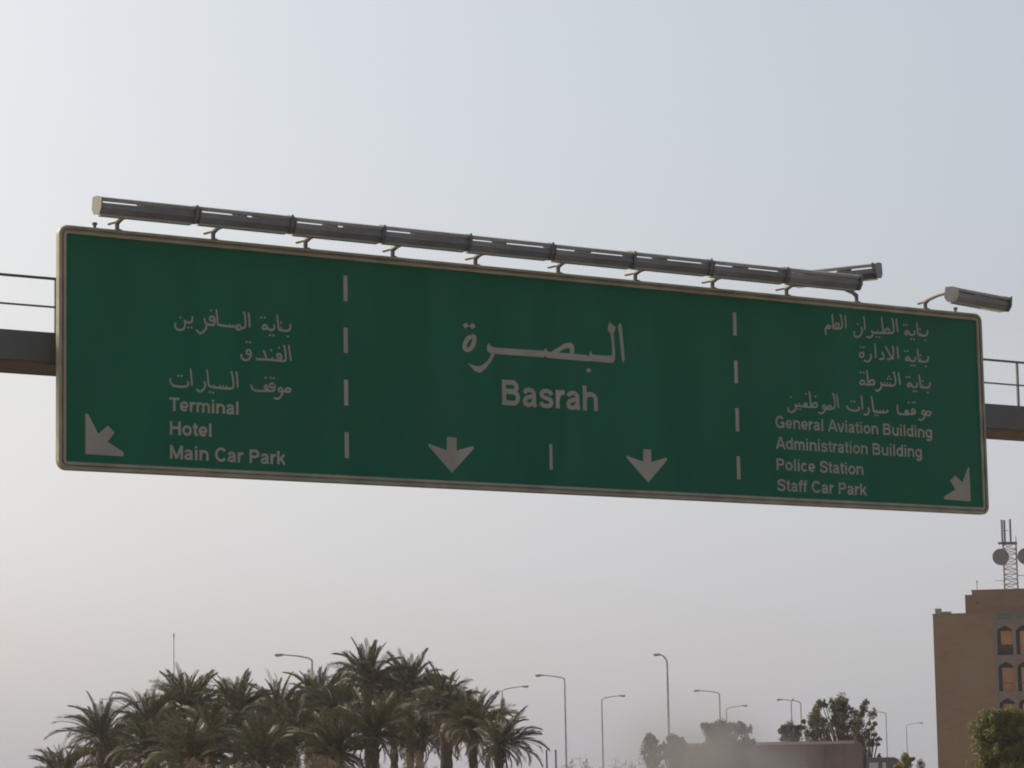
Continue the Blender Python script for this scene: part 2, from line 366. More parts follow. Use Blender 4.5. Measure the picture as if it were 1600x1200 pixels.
# Arabic lettering: pen strokes, each a list of points in an enlarged tracing frame
def smooth(pts, w):
    if len(pts) < 3: return pts, w
    out = []; ow = []
    for i in range(len(pts) - 1):
        p0 = pts[max(i - 1, 0)]; p1 = pts[i]; p2 = pts[i + 1]; p3 = pts[min(i + 2, len(pts) - 1)]
        for k in range(3):
            t = k / 3; t2 = t * t; t3 = t2 * t
            q = [0.5 * (2 * p1[j] + (p2[j] - p0[j]) * t + (2 * p0[j] - 5 * p1[j] + 4 * p2[j] - p3[j]) * t2 + (3 * p1[j] - p0[j] - 3 * p2[j] + p3[j]) * t3) for j in (0, 1)]
            out.append(tuple(q)); ow.append(w[i] * (1 - t) + w[i + 1] * t)
    out.append(pts[-1]); ow.append(w[-1]); return out, ow
def pen(strokes, org, sc_, width, label, polys=()):
    items = []                          # (outline points, faces, centre points)
    for st in strokes:
        if len(st) == 1:                 # a dot: lozenge
            (x, y), r = st[0][:2], (st[0][2] if len(st[0]) > 2 else width * .72)
            items.append(([(x - r, y - r * .1), (x + r * .1, y - r * .95), (x + r, y + r * .1), (x - r * .1, y + r * .95)], [(0, 1, 2, 3)], [(x, y)])); continue
        w = [(p[2] if len(p) > 2 else width) for p in st]
        pts, w = smooth([p[:2] for p in st], w)
        # calligraphic nib: strokes that run flat are fuller than upright ones
        L = []; Rr = []
        for i, p in enumerate(pts):
            a = pts[max(i - 1, 0)]; b = pts[min(i + 1, len(pts) - 1)]
            dx, dy = b[0] - a[0], b[1] - a[1]; l = math.hypot(dx, dy) or 1; dx /= l; dy /= l
            ww = w[i] * (0.88 + 0.3 * abs(dx)) / 2
            if i in (0, len(pts) - 1): ww *= .65
            L.append((p[0] - dy * ww, p[1] + dx * ww)); Rr.append((p[0] + dy * ww, p[1] - dx * ww))
        n = len(pts); items.append((L + Rr, [(i, i + 1, n + i + 1, n + i) for i in range(n - 1)], pts))
    for pl in polys: items.append((pl, [tuple(range(len(pl)))], pl))
    # strokes that touch are one joined group of letters; every dot is its own piece
    grp = list(range(len(items)))
    for i in range(len(items)):
        for j in range(i):
            if len(items[i][2]) == 1 or len(items[j][2]) == 1: continue
            if min(math.dist(p, q) for p in items[i][0] + items[i][2] for q in items[j][0] + items[j][2]) < width * .7:
                a, b = grp[i], grp[j]; grp = [b if g == a else g for g in grp]
    for g in sorted(set(grp)):
        mb = MB(); lay = 0
        for k, (pts, faces, cen) in enumerate(items):
            if grp[k] != g: continue
            q = [sp(org[0] + x / sc_, org[1] + y / sc_) for x, y in pts]
            mb.poly([(u, YF - .0001 - lay * .0003, v) for u, v in q], faces); lay += 1
        dot = len(items[g][2]) == 1
        me = mb.mesh('dot' if dot else 'letters', fix=False)
        for p in me.polygons: p.flip() if p.normal.y > 0 else None
        o = link('dot' if dot else 'letters', me, M['letter'], sign)
        if not dot: o['label'] = label.replace('lettering', 'letters')

Z1 = ((250, 470), 7.059); Z3 = ((1200, 480), 5.714); Z2 = ((700, 490), 5.333)
def binaya(dx, dy, s=1.0):               # strokes of the word that opens four of the lines
    w = [[(1428,255),(1428,300),(1402,332),(1340,328),(1303,318),(1290,230),(1280,150)], [(1330,322),(1324,288)], [(1400,397)], [(1325,243)],
         [(1247,262),(1252,305),(1218,326),(1182,310),(1172,285),(1145,268),(1124,288),(1124,310),(1150,312),(1178,300)], [(1108,187)], [(1146,187)], [(1203,382)], [(1242,384)]]
    return [[((p[0] - 1428) * s + dx, (p[1] - 255) * s + dy) + tuple(p[2:]) for p in st] for st in w]
pen(binaya(1428, 255) + [
    [(965,128),(975,200),(980,298)], [(908,128,26),(925,150),(935,250),(922,298),(888,304),(862,322),(836,312),(836,280),(862,270),(884,296)],
    [(850,300),(830,292),(745,283),(640,268),(626,235),(618,160),(610,92)], [(800,290),(797,264)], [(765,285),(761,258)],
    [(592,262),(566,270),(518,262),(494,248),(476,194)], [(592,264),(594,212),(576,182),(550,178),(538,200),(554,222),(588,226)], [(552,108)],
    [(500,252),(500,300),(472,340),(432,360),(388,322)],
    [(345,172),(347,215),(332,240),(282,238),(262,216),(266,262),(252,310),(212,326),(174,312),(156,274),(166,246)], [(215,186)], [(304,296)], [(341,299)]],
    *Z1, 20, 'pale Arabic lettering, top line on the left of the sign')
pen([[(1410,488),(1420,570),(1435,665)], [(1352,492,26),(1366,520),(1378,620),(1366,664),(1300,662),(1170,650),(1062,648),(1060,630)],
    [(1322,655),(1330,620),(1312,590),(1288,592),(1282,616),(1300,634),(1326,634)], [(1305,520)], [(1232,655),(1228,622)], [(1216,548)],
    [(1165,650),(1152,600),(1130,546)],
    [(992,560),(968,544),(944,560),(952,588),(990,592)], [(990,556),(994,606),(962,652),(916,652),(888,620),(894,590)], [(946,457)], [(984,459)]],
    *Z1, 20, 'pale Arabic lettering, second line on the left of the sign')
pen([[(1436,968),(1424,1000),(1398,1006),(1372,990),(1392,966),(1424,978)], [(1400,1004),(1340,1002),(1306,1000),(1298,978),(1318,962),(1338,980),(1336,1030),(1300,1080),(1244,1074)],
    [(1256,925),(1256,975),(1236,994),(1150,996),(1050,992),(1010,970),(990,922)], [(1252,955),(1218,958),(1202,936),(1220,914),(1248,922)], [(1176,994),(1182,958),(1164,936),(1144,950),(1154,972),(1180,972)],
    [(1210,850)], [(1245,856)], [(1155,852)],
    [(832,780),(842,860),(850,960)], [(772,780,26),(786,810),(802,920),(786,966),(690,966),(590,956),(530,936),(520,860),(510,760)],
    [(725,962),(722,934)], [(690,962),(686,932)], [(590,955),(586,928)], [(655,958),(650,930)], [(542,1008)], [(576,1016)],
    [(476,890),(492,932),(470,978),(430,1002),(388,975)], [(326,748),(337,850),(345,940)],
    [(292,890),(306,920),(280,946),(200,948),(140,936),(106,900),(106,850)], [(190,830)], [(230,832)]],
    *Z1, 20, 'pale Arabic lettering, third line on the left of the sign')
K = 5.714 / 7.059 * .80
pen(binaya(1414, 205, K) + [
    [(1136,102),(1142,160),(1150,226)], [(1092,102,20),(1104,122),(1114,190),(1108,228),(1078,232),(1020,232),(930,228),(916,206)],
    [(1004,90),(1012,160),(1020,228)], [(1022,226),(1048,196),(1074,200),(1080,226)], [(972,230),(970,204)], [(960,267,9)], [(986,269,9)],
    [(926,226),(924,250),(902,272),(868,262)], [(846,82),(852,140),(858,208)], [(822,175),(832,212),(816,254),(784,268),(760,248),(764,216)], [(796,152)],
    [(680,70),(685,130),(687,192)], [(634,66,20),(646,90),(653,150),(644,188),(578,192),(570,130),(563,60)], [(600,190),(588,164),(604,148),(626,156),(612,188)],
    [(550,188),(540,166),(520,168),(516,188),(548,190)], [(518,182),(504,196),(510,252)]],
    *Z3, 14.5, 'pale Arabic lettering, top line on the right of the sign')
pen(binaya(1420, 438, K) + [
    [(1146,350),(1150,410),(1157,466)], [(1102,345,18),(1112,400),(1104,444),(1072,466),(1052,462)], [(1040,350),(1066,400),(1096,450),(1116,466)],
    [(1008,400),(1026,440),(1016,464),(982,462)], [(946,325),(950,390),(954,456)], [(904,418),(912,450),(888,486),(846,476)],
    [(838,398),(846,432),(826,448),(808,436),(818,410),(840,414)], [(820,357)], [(846,360)]],
    *Z3, 14.5, 'pale Arabic lettering, second line on the right of the sign')
pen(binaya(1436, 670, K) + [
    [(1156,582),(1163,640),(1172,696)], [(1110,578,20),(1120,600),(1130,660),(1122,696),(1088,702),(1010,694),(1000,668)], [(1084,698),(1081,674)], [(1058,696),(1054,670)], [(1032,694),(1029,670)],
    [(1008,694),(1000,720),(970,750),(952,736)], [(1060,642,10)], [(1086,642,10)], [(1072,620,10)],
    [(872,562),(880,620),(886,682)], [(888,682),(914,652),(938,662),(936,690),(880,692),(856,688),(848,662),(828,656),(812,674),(826,692),(850,686)], [(820,582)], [(846,585)]],
    *Z3, 14.5, 'pale Arabic lettering, third line on the right of the sign')
pen([[(1446,930),(1440,960),(1416,966),(1400,948),(1420,932),(1440,942)], [(1416,966),(1392,962),(1370,954),(1366,932),(1384,924),(1394,944),(1386,984),(1362,1008),(1334,1000)],
    [(1300,915),(1306,940),(1290,954),(1180,956),(1152,940),(1145,872)], [(1302,942),(1280,938),(1274,920),(1290,910),(1302,922)], [(1240,954),(1240,930),(1224,926),(1218,940),(1238,944)], [(1246,852,10)], [(1282,851,10)], [(1304,852,10)],
    [(1056,918),(1050,938),(945,936),(930,900),(915,792)], [(1022,938),(1019,916)], [(994,938),(991,916)], [(962,936),(959,914)], [(948,966,9)], [(970,968,9)],
    [(886,895),(892,930),(872,962),(844,952)], [(825,790),(830,850),(836,916)], [(800,890),(806,914),(772,926),(716,912),(690,878)], [(735,841)], [(761,843)],
    [(605,775),(612,840),(621,902)], [(566,770,20),(580,792),(590,860),(582,898),(560,908),(538,914),(524,898),(540,882),(562,896)],
    [(540,912),(510,908),(486,904),(480,886),(498,880),(508,900),(496,930),(470,950),(440,940)],
    [(360,752),(368,820),(376,884)], [(378,884),(404,856),(430,866),(426,890),(376,892),(300,886),(248,882),(234,866),(238,910),(202,940),(174,924),(174,894)], [(415,797,10)],
    [(338,888),(338,864),(320,860),(314,874),(334,878)], [(330,776,10)], [(272,882),(270,856)], [(195,802)], [(262,912,9)], [(284,914,9)]],
    *Z3, 14.5, 'pale Arabic lettering, fourth line on the right of the sign')
pen([[(182,190,30),(210,200,38),(206,250,38),(178,296,32),(142,300,32),(130,270,36),(150,220,38),(182,190,30)], [(140,101,27)], [(196,106,27)], [(1165,474,23)]],
    *Z2, 36, 'large pale Arabic lettering in the middle of the sign', polys=[
    [(1428,75),(1440,112),(1452,240),(1465,375),(1452,415),(1440,378),(1424,210),(1408,105)],
    [(1338,68),(1362,96),(1388,112),(1384,140),(1372,165),(1345,168),(1322,140),(1325,112)],
    [(1344,164),(1372,164),(1378,260),(1385,356),(1382,385),(1366,413),(1164,396),(1150,380),(1166,352),(1180,312),(1196,344),(1350,354),(1362,338),(1356,240)],
    [(1164,396),(1150,398),(822,370),(800,352),(792,366),(372,336),(345,332),(318,312),(318,268),(334,245),(346,270),(372,284),(790,312),(806,288),(824,318),(850,322),(905,326),(1040,337),(1150,346),(1160,372)],
    [(850,322),(905,288),(965,250),(1010,243),(1034,256),(1045,282),(1042,337),(1006,333),(1010,305),(1000,288),(965,292),(905,327)],
    [(358,332),(383,336),(350,402),(308,456),(272,488),(250,494),(215,480),(160,420),(168,416),(205,434),(240,440),(275,432),(322,396)]])

# ------------------------------------------------------------------ gantry behind the sign
gan = tag(empty('sign_gantry', A, YAW), 'dark steel gantry beam with thin handrails spanning behind the green sign', 'gantry')
G0, G1 = -4.2, 20.6
g = MB().box((G0, .3, 1.435), (G1, 1.3, 1.83)); g.build('beam', M['beam'], gan, bevel=.01)
MB().box((G0, .315, 1.405), (G1, 1.285, 1.433)).build('bottom_plate', M['under'], gan)
MB().tube([(G0, .33, 2.545), (G1, .33, 2.545)], .019, 8).build('handrail', M['galv'], gan)
MB().tube([(G0, .33, 2.17), (G1, .33, 2.17)], .0135, 6).build('midrail', M['galv'], gan)
for k in range(-2, 13):
    u = .135 + 1.705 * k
    MB().box((u - .016, .315, 1.832), (u + .016, .347, 2.53)).build('rail_post', M['galv'], gan)
for u in (G0 + .25, G1 - .25):
    MB().box((u - .25, .45, -A.z + .3), (u + .25, 1.15, 1.403)).build('column', M['beam'], gan, bevel=.02)
    MB().box((u - .6, .1, -A.z + .01), (u + .6, 1.5, -A.z + .3)).build('footing', M['kerb'], gan)
for k in range(9):
    u = .9 + k * 1.79
    MB().box((u - .05, .202, 1.5), (u + .05, .298, 1.8)).build('bracket', M['galv'], gan)

# ------------------------------------------------------------------ sign lighting fixtures
TILT = R(10)
LEN = 1.395
def body_prof():                        # (y, z): y<0 towards the camera, opening looks down at the sign
    return [(-.13, .16), (-.145, .085), (-.10, .0), (.06, -.01), (.13, .06), (.13, .15)]
def tilt(p, a=TILT):
    y, z = p[0] * .89, p[1] * .89; return (y * math.cos(a) - z * math.sin(a), y * math.sin(a) + z * math.cos(a))
_bp = [tilt(p) for p in body_prof()]
_cv = [tilt(p) for p in [(-.135, .187), (-.135, .232), (0, .247), (.135, .232), (.135, .187)]]
_end = [tilt(p) for p in [(-.15, .235), (-.16, .085), (-.11, -.012), (.07, -.02), (.145, .055), (.145, .235), (0, .255)]]
me_body = MB().prism(_bp, -LEN / 2 + .012, LEN / 2 - .012).mesh('housing')
me_cover = MB().prism(_cv, -LEN / 2 + .012, LEN / 2 - .012).mesh('cover')
me_cap = MB().prism(_end, -.010, .010).mesh('end_cap')
me_cap2 = MB().prism(_end, -.010, .010).mesh('end_cap')
me_spacer = MB().prism([tilt(p) for p in [(-.125, .15), (-.125, .21), (.125, .21), (.125, .15)]], -.5, .5).mesh('slit_blocker')  # filler added in the gap under the cover to hide sky
me_strap = MB().prism([tilt(p) for p in [(-.165, .262), (-.172, .08), (-.118, -.02), (-.1, -.005), (-.152, .085), (-.145, .24)]], -.016, .016).mesh('strap')
me_lens = MB().box((-LEN / 2 + .04, -.06, -.03), (LEN / 2 - .04, .05, -.012)).mesh('lens')
posts = [.86, 2.29, 3.72, 5.12, 6.5, 7.93, 9.31, 10.74, 12.16, 13.55, 14.96]
ordw = ['first', 'second', 'third', 'fourth', 'fifth', 'sixth', 'seventh', 'eighth', 'ninth']
OUT, ZB = .8, .03
def luminaire(u, off, yaw, zb, roll=0.0, label='', arm_to=None, spread=((.4, .5),), tail=True, caps=('cap', 'housing')):
    root = tag(empty('sign_light', A + D * u + Vector((0, 0, SH)), YAW), label, 'sign light', 'floodlights along the top of the sign')
    head = Matrix.Translation((off[0], off[1], zb)) @ Matrix.Rotation(yaw, 4, 'Z') @ Matrix.Rotation(roll, 4, 'Y')
    def put(name, me, mt, x=0, sx=1.0):
        o = link(name, me, mt, root); o.matrix_local = head @ Matrix.Translation((x, 0, 0)) @ Matrix.Diagonal((sx, 1, 1, 1)); return o
    h = put('housing', me_body, M['housing']); put('cover', me_cover, M['cover'])
    for x, cm in zip((-LEN / 2, LEN / 2), caps): put('end_cap', me_cap2 if cm == 'housing' else me_cap, M[cm], x)
    for f0, f1 in spread:
        put('slit_blocker', me_spacer, M['housing'], (f0 + f1 - 1) / 2 * (LEN - .05), (f1 - f0) * (LEN - .05))  # added blocks keep bright sky out of parts of the slit
    put('strap', me_strap, M['strap'], LEN / 2 - .03)
    put('lens', me_lens, M['glass'])
    # bracket: post on the frame, curved arm out to the housing, short tail behind
    a = Vector(arm_to) if arm_to else Vector((off[0], off[1], zb))
    top = .115
    MB().tube([(0, 0, -.01), (0, 0, top)], .031, 8).box((-.045, -.05, .0), (.045, .05, .012)).build('post', M['strap'], root)
    pts = [(0, 0, top - .01), (a.x * .15, a.y * .15, top + .02), (a.x * .5, a.y * .5, top + .03), (a.x * .85, a.y * .85, max(top + .02, a.z - .03)), (a.x, a.y, a.z + .0)]
    arm = MB().tube(pts, [.036, .03, .026, .026, .03], 8)
    arm.build('arm', M['strap'], root)
    if tail:
        dv = Vector((a.x, a.y, 0)).normalized()
        MB().tube([(-dv.x * .0, -dv.y * .0, top + .01), (-dv.x * .24, -dv.y * .24, top + .015)], .024, 8).build('arm_tail', M['cap'], root)
    return root
for i in range(9):
    sprd = [[(.44, 1)], [(.42, .5), (.64, 1)], [(.38, .47), (.62, 1)], [(.38, 1)], [(.35, .43)], [(.34, .44), (.96, 1)], [(.33, .42)], [(.36, .46)], [(.30, 1)]][i]
    jit = [.0, .006, -.004, .004, .0, -.006, .003, -.002, .004][i]
    lab = '%s sign light of the straight row, counted from the left end' % ordw[i]
    if i == 0: lab = 'sign light at the left end of the row, its pale end cap showing'
    if i == 8: lab = 'last sign light at the right end of the straight row'
    luminaire(posts[i], (0, -OUT), jit * .6, ZB + jit, label=lab, spread=sprd)
# knocked askew: swings in behind the end of the row
cu, cz = sp(1307, 428, .28)
luminaire(posts[9], (cu - posts[9], -.28), R(-29) - YAW, cz - SH - .12, R(0), 'sign light swung crosswise behind the right end of the row', spread=((.55, .66),), tail=False)
cu, cz = sp(1527, 466, .75)
luminaire(posts[10], (cu - posts[10], -.75), R(46) - YAW, cz - SH - .12, R(0.4), 'lone drooping sign light past the gap at the right end',
          arm_to=(cu - posts[10] - LEN / 2 * math.cos(R(46) - YAW) + .02, -.75 - LEN / 2 * math.sin(R(46) - YAW) + .02, cz - SH - .10), spread=((.3, .42),), caps=('housing', 'housing'))

# ------------------------------------------------------------------ brick building at the right
BY = 294.0
BA = R(-10.6); PC = at(1457.3, 961, BY); BE = Vector((math.cos(BA), math.sin(BA), 0)); BQ = Vector((-math.sin(BA), math.cos(BA), 0))
def bl(px, py, dy=0.0):                # pixel -> (x, z) on the plane dy metres behind the facade, in the building's frame
    d = ray(px, py); o = PC + BQ * dy; P = EYE + d * ((o - EYE).dot(BQ) / d.dot(BQ)); return (P - PC).dot(BE), P.z
def bz(py, px=1560, dy=0.0): return bl(px, py, dy)[1]
ZR = PC.z
b = tag(empty('brick_building', (PC.x, PC.y, 0), BA), 'brown brick office block with arched windows and a lattice mast on its roof', 'building')
def L(px, py, dy=0.0): return bl(px, py, dy)[0]
PXL = L(1552, 1000); BWID = PXL + 1.78 * 13 + 6
top_panel = bz(968)
MB().box((0, 0, 0), (PXL, 16, ZR)).build('wall', M['brick'], b)
MB().box((PXL, .9, 0), (BWID - 6, 15.9, ZR - .02)).build('core_wall', M['brick'], b)
MB().box((BWID - 6, 0, 0), (BWID, 16, ZR)).build('wall', M['brick'], b)
MB().box((-.04, -.04, ZR + .002), (BWID + .04, .3, ZR + .1)).build('coping', M['precast'], b)
for k in range(5):                      # thin recessed-looking course joints between storeys
    z = bz(1028, 1500) - k * 3.42
    if z > 1: MB().box((.0, -.03, z), (PXL - .02, -.002, z + .07)).build('string_course', M['brick'], b)
S = 294.3 / FPX
PITCHW = 29.2 * S; OW = 24 * S; FLH = 56 * S
zt0 = bz(977.5); ox0 = L(1558, 1000)
def arch_pts(w, h, n=7):                # opening outline, from lower left clockwise; flattened ogee head
    head = [(0, h - .62), (.02 * w, h - .46), (.14 * w, h - .28), (.30 * w, h - .16), (.42 * w, h - .06), (.5 * w, h),
            (.58 * w, h - .06), (.70 * w, h - .16), (.86 * w, h - .28), (.98 * w, h - .46), (w, h - .62)]
    return [(0, 0)] + head + [(w, 0)]
OH = 46 * S
ap = arch_pts(OW, OH)
mg = (PITCHW - OW) / 2
def arched_panel_mesh():
    mb = MB(); x0, x1, z0, z1 = -mg, OW + mg, -(FLH - OH) + .25, OH + .25
    n = len(ap)
    # fan the plate round the opening: outer points paired with the inner ones
    outer = [(x0, z0)] + [(x0, OH - .62)] + [(x0, OH - .3), (x0, z1 - .1), (x0 + .3 * OW, z1), (x0 + .4 * OW, z1), (.5 * OW, z1), (x1 - .4 * OW, z1), (x1 - .3 * OW, z1), (x1, z1 - .1), (x1, OH - .3), (x1, OH - .62)] + [(x1, z0)]
    outer[3] = (x0, z1)
    outer[9] = (x1, z1)
    for y in (0, .55):
        mb.v += [(x, y, z) for x, z in outer] + [(x, y, z) for x, z in ap]
    k = 2 * n
    for i in range(n - 1):
        mb.f.append((i, i + 1, n + i + 1, n + i)); mb.f.append((k + i, k + n + i, k + n + i + 1, k + i + 1))
        mb.f.append((n + i, n + i + 1, k + n + i + 1, k + n + i))
        mb.f.append((i, k + i, k + i + 1, i + 1))
    mb.f.append((n - 1, 0, n, 2 * n - 1)); mb.f.append((k + n - 1, k + 2 * n - 1, k + n, k))
    mb.f.append((n, 2 * n - 1, k + 2 * n - 1, k + n)); mb.f.append((0, n - 1, k + n - 1, k))
    return mb.mesh('arched_panel')
me_panel = arched_panel_mesh(); me_panel.materials.append(M['precast'])
me_pane = MB().box((-.04, .60, -.03), (OW + .04, .64, OH + .03)).mesh('window'); me_pane.materials.append(M['dark'])
me_blind = MB().box((.36, .575, 0), (OW - .0, .597, OH - .56)).mesh('blind'); me_blind.materials.append(M['blind'])
me_blind_s = MB().box((.36, .575, 1.02), (OW - .0, .597, OH - .5)).mesh('blind'); me_blind_s.materials.append(M['blind'])
me_bar = MB().box((.02, .54, .78), (OW - .02, .572, .84)).mesh('glazing_bar'); me_bar.materials.append(M['wframe'])
me_sill = MB().box((-.0, .2, -.06), (OW, .572, .015)).mesh('sill'); me_sill.materials.append(M['wframe'])
me_small = MB().box((.02, -.02, 0), (20 * S, .03, 7.2 * S)).mesh('clerestory_window'); me_small.materials.append(M['bluegl'])
rr = random.Random(4)
for c in range(13):
    for r in range(6):
        x = ox0 + c * PITCHW; z = zt0 - OH - r * FLH
        if z < -3: continue
        if z < .8 and r == 5: continue
        p = link('arched_panel', me_panel, None, b); p.location = (x, -.12, z)
        w = link('window', me_pane, None, b); w.location = (x, -.12, z)
        o = link('blind', me_blind_s if (c, r) == (0, 0) or rr.random() < .15 and c > 1 else me_blind, None, w)
        o = link('glazing_bar', me_bar, None, w); o = link('sill', me_sill, None, w)
    s_ = link('clerestory_window', me_small, None, b); s_.location = (ox0 + c * PITCHW + .1, -.02, bz(967.2))
MB().box((PXL, -.03, 0), (ox0 - mg - .005, .5, top_panel)).build('edge_pier', M['precast'], b)
MB().box((PXL + .0, .0, zt0 + .26), (BWID - 6, .88, bz(967.6))).build('fascia', M['precast'], b)
MB().box((PXL + .0, .04, bz(967.4)), (BWID - 6, .89, ZR - .02)).build('parapet', M['brick'], b)
# penthouse
MB().box((L(1508, 940, 2), 2, ZR), (L(1519, 940, 2), 14, bz(929.4, 1512, 2))).build('penthouse', M['brick'], b)
PZ = bz(922.8, 1540, 1.7)
MB().box((L(1519, 940, 1.7), 1.7, ZR), (BWID - 3, 14.3, PZ)).build('penthouse', M['brick'], b)
MB().box((L(1519, 940, 1.7) - .05, 1.65, PZ + .002), (BWID - 2.95, 14.35, PZ + .1)).build('coping', M['precast'], b)
MB().box((L(1526, 943, 1.7), 1.66, bz(944.5, 1527, 1.7)), (L(1529, 943, 1.7), 1.69, bz(941.5, 1527, 1.7))).build('vent', M['dark'], b)

def on_roof(o): o.location = (PC.x, PC.y, 0); o.rotation_euler = (0, 0, BA); return o
def roof_box(px0, px1, py0, y, label):
    o = MB().box((L(px0, 958, y), y, ZR + .1), (L(px1, 958, y), y + 1.2, bz(py0, px0, y))).build('rooftop_unit', M['rooftop'], None, bevel=.03)
    return on_roof(tag(o, label, 'rooftop unit'))
roof_box(1461, 1470.5, 950.8, .8, 'taller pale box at the left corner of the flat roof')
roof_box(1471.2, 1486, 955.8, 1.2, 'low pale box beside the taller one at the roof corner')
x = L(1526.4, 915, 3)
on_roof(tag(MB().tube([(x, 3, PZ + .1), (x, 3, bz(909, 1526, 3))], .045, 6).tube([(x, 3, bz(909.6, 1526, 3)), (x, 3, bz(907.5, 1526, 3))], .12, 6).build('roof_post', M['pole']),
        'short thin post standing left of the lattice mast on the roof', 'post'))

# lattice mast
mz0 = PZ + .1; mz1 = bz(848.5, 1578, 4)
mw = 1.25
mlx = L(1569.5, 920, 4)
mp = PC + BE * mlx + BQ * 4
ms = tag(empty('lattice_mast', (mp.x, mp.y, mz0), BA), 'red and white lattice mast carrying dishes and rods on the roof', 'mast')
HH = mz1 - mz0
legs = [(0, 0), (mw, 0), (mw, mw), (0, mw)]
for x, y in legs:
    MB().tube([(x, y, .1), (x, y, HH)], .075, 6).build('leg', M['mast'], ms)
    MB().box((x - .25, y - .25, 0), (x + .25, y + .25, .12)).build('foot', M['strap'], ms)
br = MB(); nb = 9
for i in range(nb):
    z0 = .15 + (HH - .2) * i / nb; z1 = .15 + (HH - .2) * (i + 1) / nb
    for k in range(4):
        a, c = legs[k], legs[(k + 1) % 4]
        if i % 2: a, c = c, a
        br.tube([(a[0], a[1], z0), (c[0], c[1], z1)], .03, 4); br.tube([(a[0], a[1], z1), (c[0], c[1], z1)], .024, 4)
br.build('bracing', M['mast'], ms)
MB().box((-.45, -.25, HH), (mw + .1, mw + .2, HH + .1)).build('platform', M['strap'], ms)
for px, py0, py1 in ((1566, 812, 850), (1570, 812.5, 847), (1579, 811, 847)):
    x = L(px, 840, 4) - mlx
    z = bz(py0, px, 4) - mz0
    MB().tube([(x, .1, HH - .1), (x - .0, .1, z)], .10, 8).build('rod_antenna', M['dish'], ms)
MB().tube([(-.05, .1, bz(829, 1570, 4) - mz0), (.6, .1, bz(829, 1570, 4) - mz0)], .03, 4).build('stay', M['dish'], ms)
xk = L(1587, 840, 4) - mlx
MB().tube([(xk, .6, HH), (xk, .6, bz(837, 1587, 4) - mz0)], [.05, .04], 6).build('lamp_spike', M['mast'], ms)
def dish(px, py, r, y, label_, par):
    c = Vector((L(px, py, 4) - mlx, y, bz(py, px, 4) - mz0))
    mb = MB(); n = 20
    rings = [(r, -.35), (r, -.05), (r * .75, .12), (r * .4, .22), (.12, .26)]
    for rad, yy in rings:
        mb.v += [(c.x + rad * math.cos(2 * math.pi * k / n), c.y + yy, c.z + rad * math.sin(2 * math.pi * k / n)) for k in range(n)]
    for j in range(len(rings) - 1):
        for k in range(n):
            k2 = (k + 1) % n; mb.f.append((j * n + k, j * n + k2, (j + 1) * n + k2, (j + 1) * n + k))
    mb.f.append(tuple(range(n))); mb.f.append(tuple(range(4 * n, 5 * n)))
    o = mb.build('dish', M['dish'], par); return o
dish(1564, 871, .80, -.45, '', ms); dish(1603, 869.5, .80, -.1, '', ms)
MB().tube([(mw, .3, bz(870, 1590, 4) - mz0), (L(1603, 869.5, 4) - mlx, .1, bz(870, 1590, 4) - mz0)], .07, 6).build('dish_arm', M['mast'], ms)
MB().tube([(-.9, .0, bz(907, 1570, 4) - mz0), (0, 0, bz(907, 1570, 4) - mz0)], .03, 4).tube([(mw, 0, bz(899, 1595, 4) - mz0), (mw + 1.3, 0, bz(900, 1595, 4) - mz0)], .04, 4).build('stay', M['mast'], ms)

# ------------------------------------------------------------------ street lamps
def street_lamp(px, py, hx, hy, H, label, thick=1.0, curved=False, away=0.0):
    p = at_h(px, py, H); e = at(hx, hy, p.y + away)
    root = tag(empty('street_lamp', (p.x, p.y, 0)), label, 'street lamp', 'street lamps along the roads beyond the sign')
    v = Vector((e.x - p.x, away, e.z - H))
    MB().tube([(0, 0, 0), (0, 0, H * .25), (0, 0, H - .15)], [.13 * thick, .11 * thick, .07 * thick], 8).build('pole', M['pole'], root)
    MB().tube([(0, 0, 0), (0, 0, 1.1)], .17 * thick, 8).build('base', M['pole'], root)
    if curved: pts = [(0, 0, H - .2), (v.x * .1, v.y * .1, H + .0), (v.x * .45, v.y * .45, H + v.z * .62), (v.x, v.y, H + v.z)]
    else: pts = [(0, 0, H - .2), (0, 0, H - .05), (v.x * .12, v.y * .12, H + v.z * .3), (v.x * .5, v.y * .5, H + v.z * .72), (v.x, v.y, H + v.z)]
    MB().tube(pts, [.07 * thick, .065 * thick, .055 * thick, .05] + ([.045] if not curved else []), 8).build('arm', M['pole'], root)
    d = Vector((v.x, v.y, 0)).normalized(); s = Vector((-d.y, d.x, 0)); c = Vector((v.x, v.y, H + v.z))
    hd = MB(); ln = .62; secs = [(-.08, .05, .06), (.05, .11, .10), (.25, .15, .14), (.48, .14, .13), (ln - .08, .07, .06)]
    for t_, w_, h_ in secs:
        q = c + d * t_
        hd.v += [tuple(q + s * w_ + Vector((0, 0, -.01))), tuple(q + s * w_ * .6 + Vector((0, 0, .07))), tuple(q - s * w_ * .6 + Vector((0, 0, .07))), tuple(q - s * w_ + Vector((0, 0, -.01))),
                 tuple(q - s * w_ * .55 + Vector((0, 0, -h_))), tuple(q + s * w_ * .55 + Vector((0, 0, -h_)))]
    for j in range(len(secs) - 1):
        for k in range(6):
            hd.f.append((j * 6 + k, j * 6 + (k + 1) % 6, (j + 1) * 6 + (k + 1) % 6, (j + 1) * 6 + k))
    hd.f.append((0, 1, 2, 3, 4, 5)); hd.f.append(tuple(range((len(secs) - 1) * 6, len(secs) * 6)))
    hd.build('lamp_head', M['lhead'], root)
    return root
LH = 11.5
street_lamp(487.5, 1030.5, 441, 1023, LH, 'street lamp rising out of the palms, its arm reaching left above them')
street_lamp(882, 1060.5, 846, 1055, LH, 'street lamp with left arm standing just right of the palms')
street_lamp(784.5, 1079, 817, 1072.5, LH, 'street lamp with right arm behind the rightmost palms')
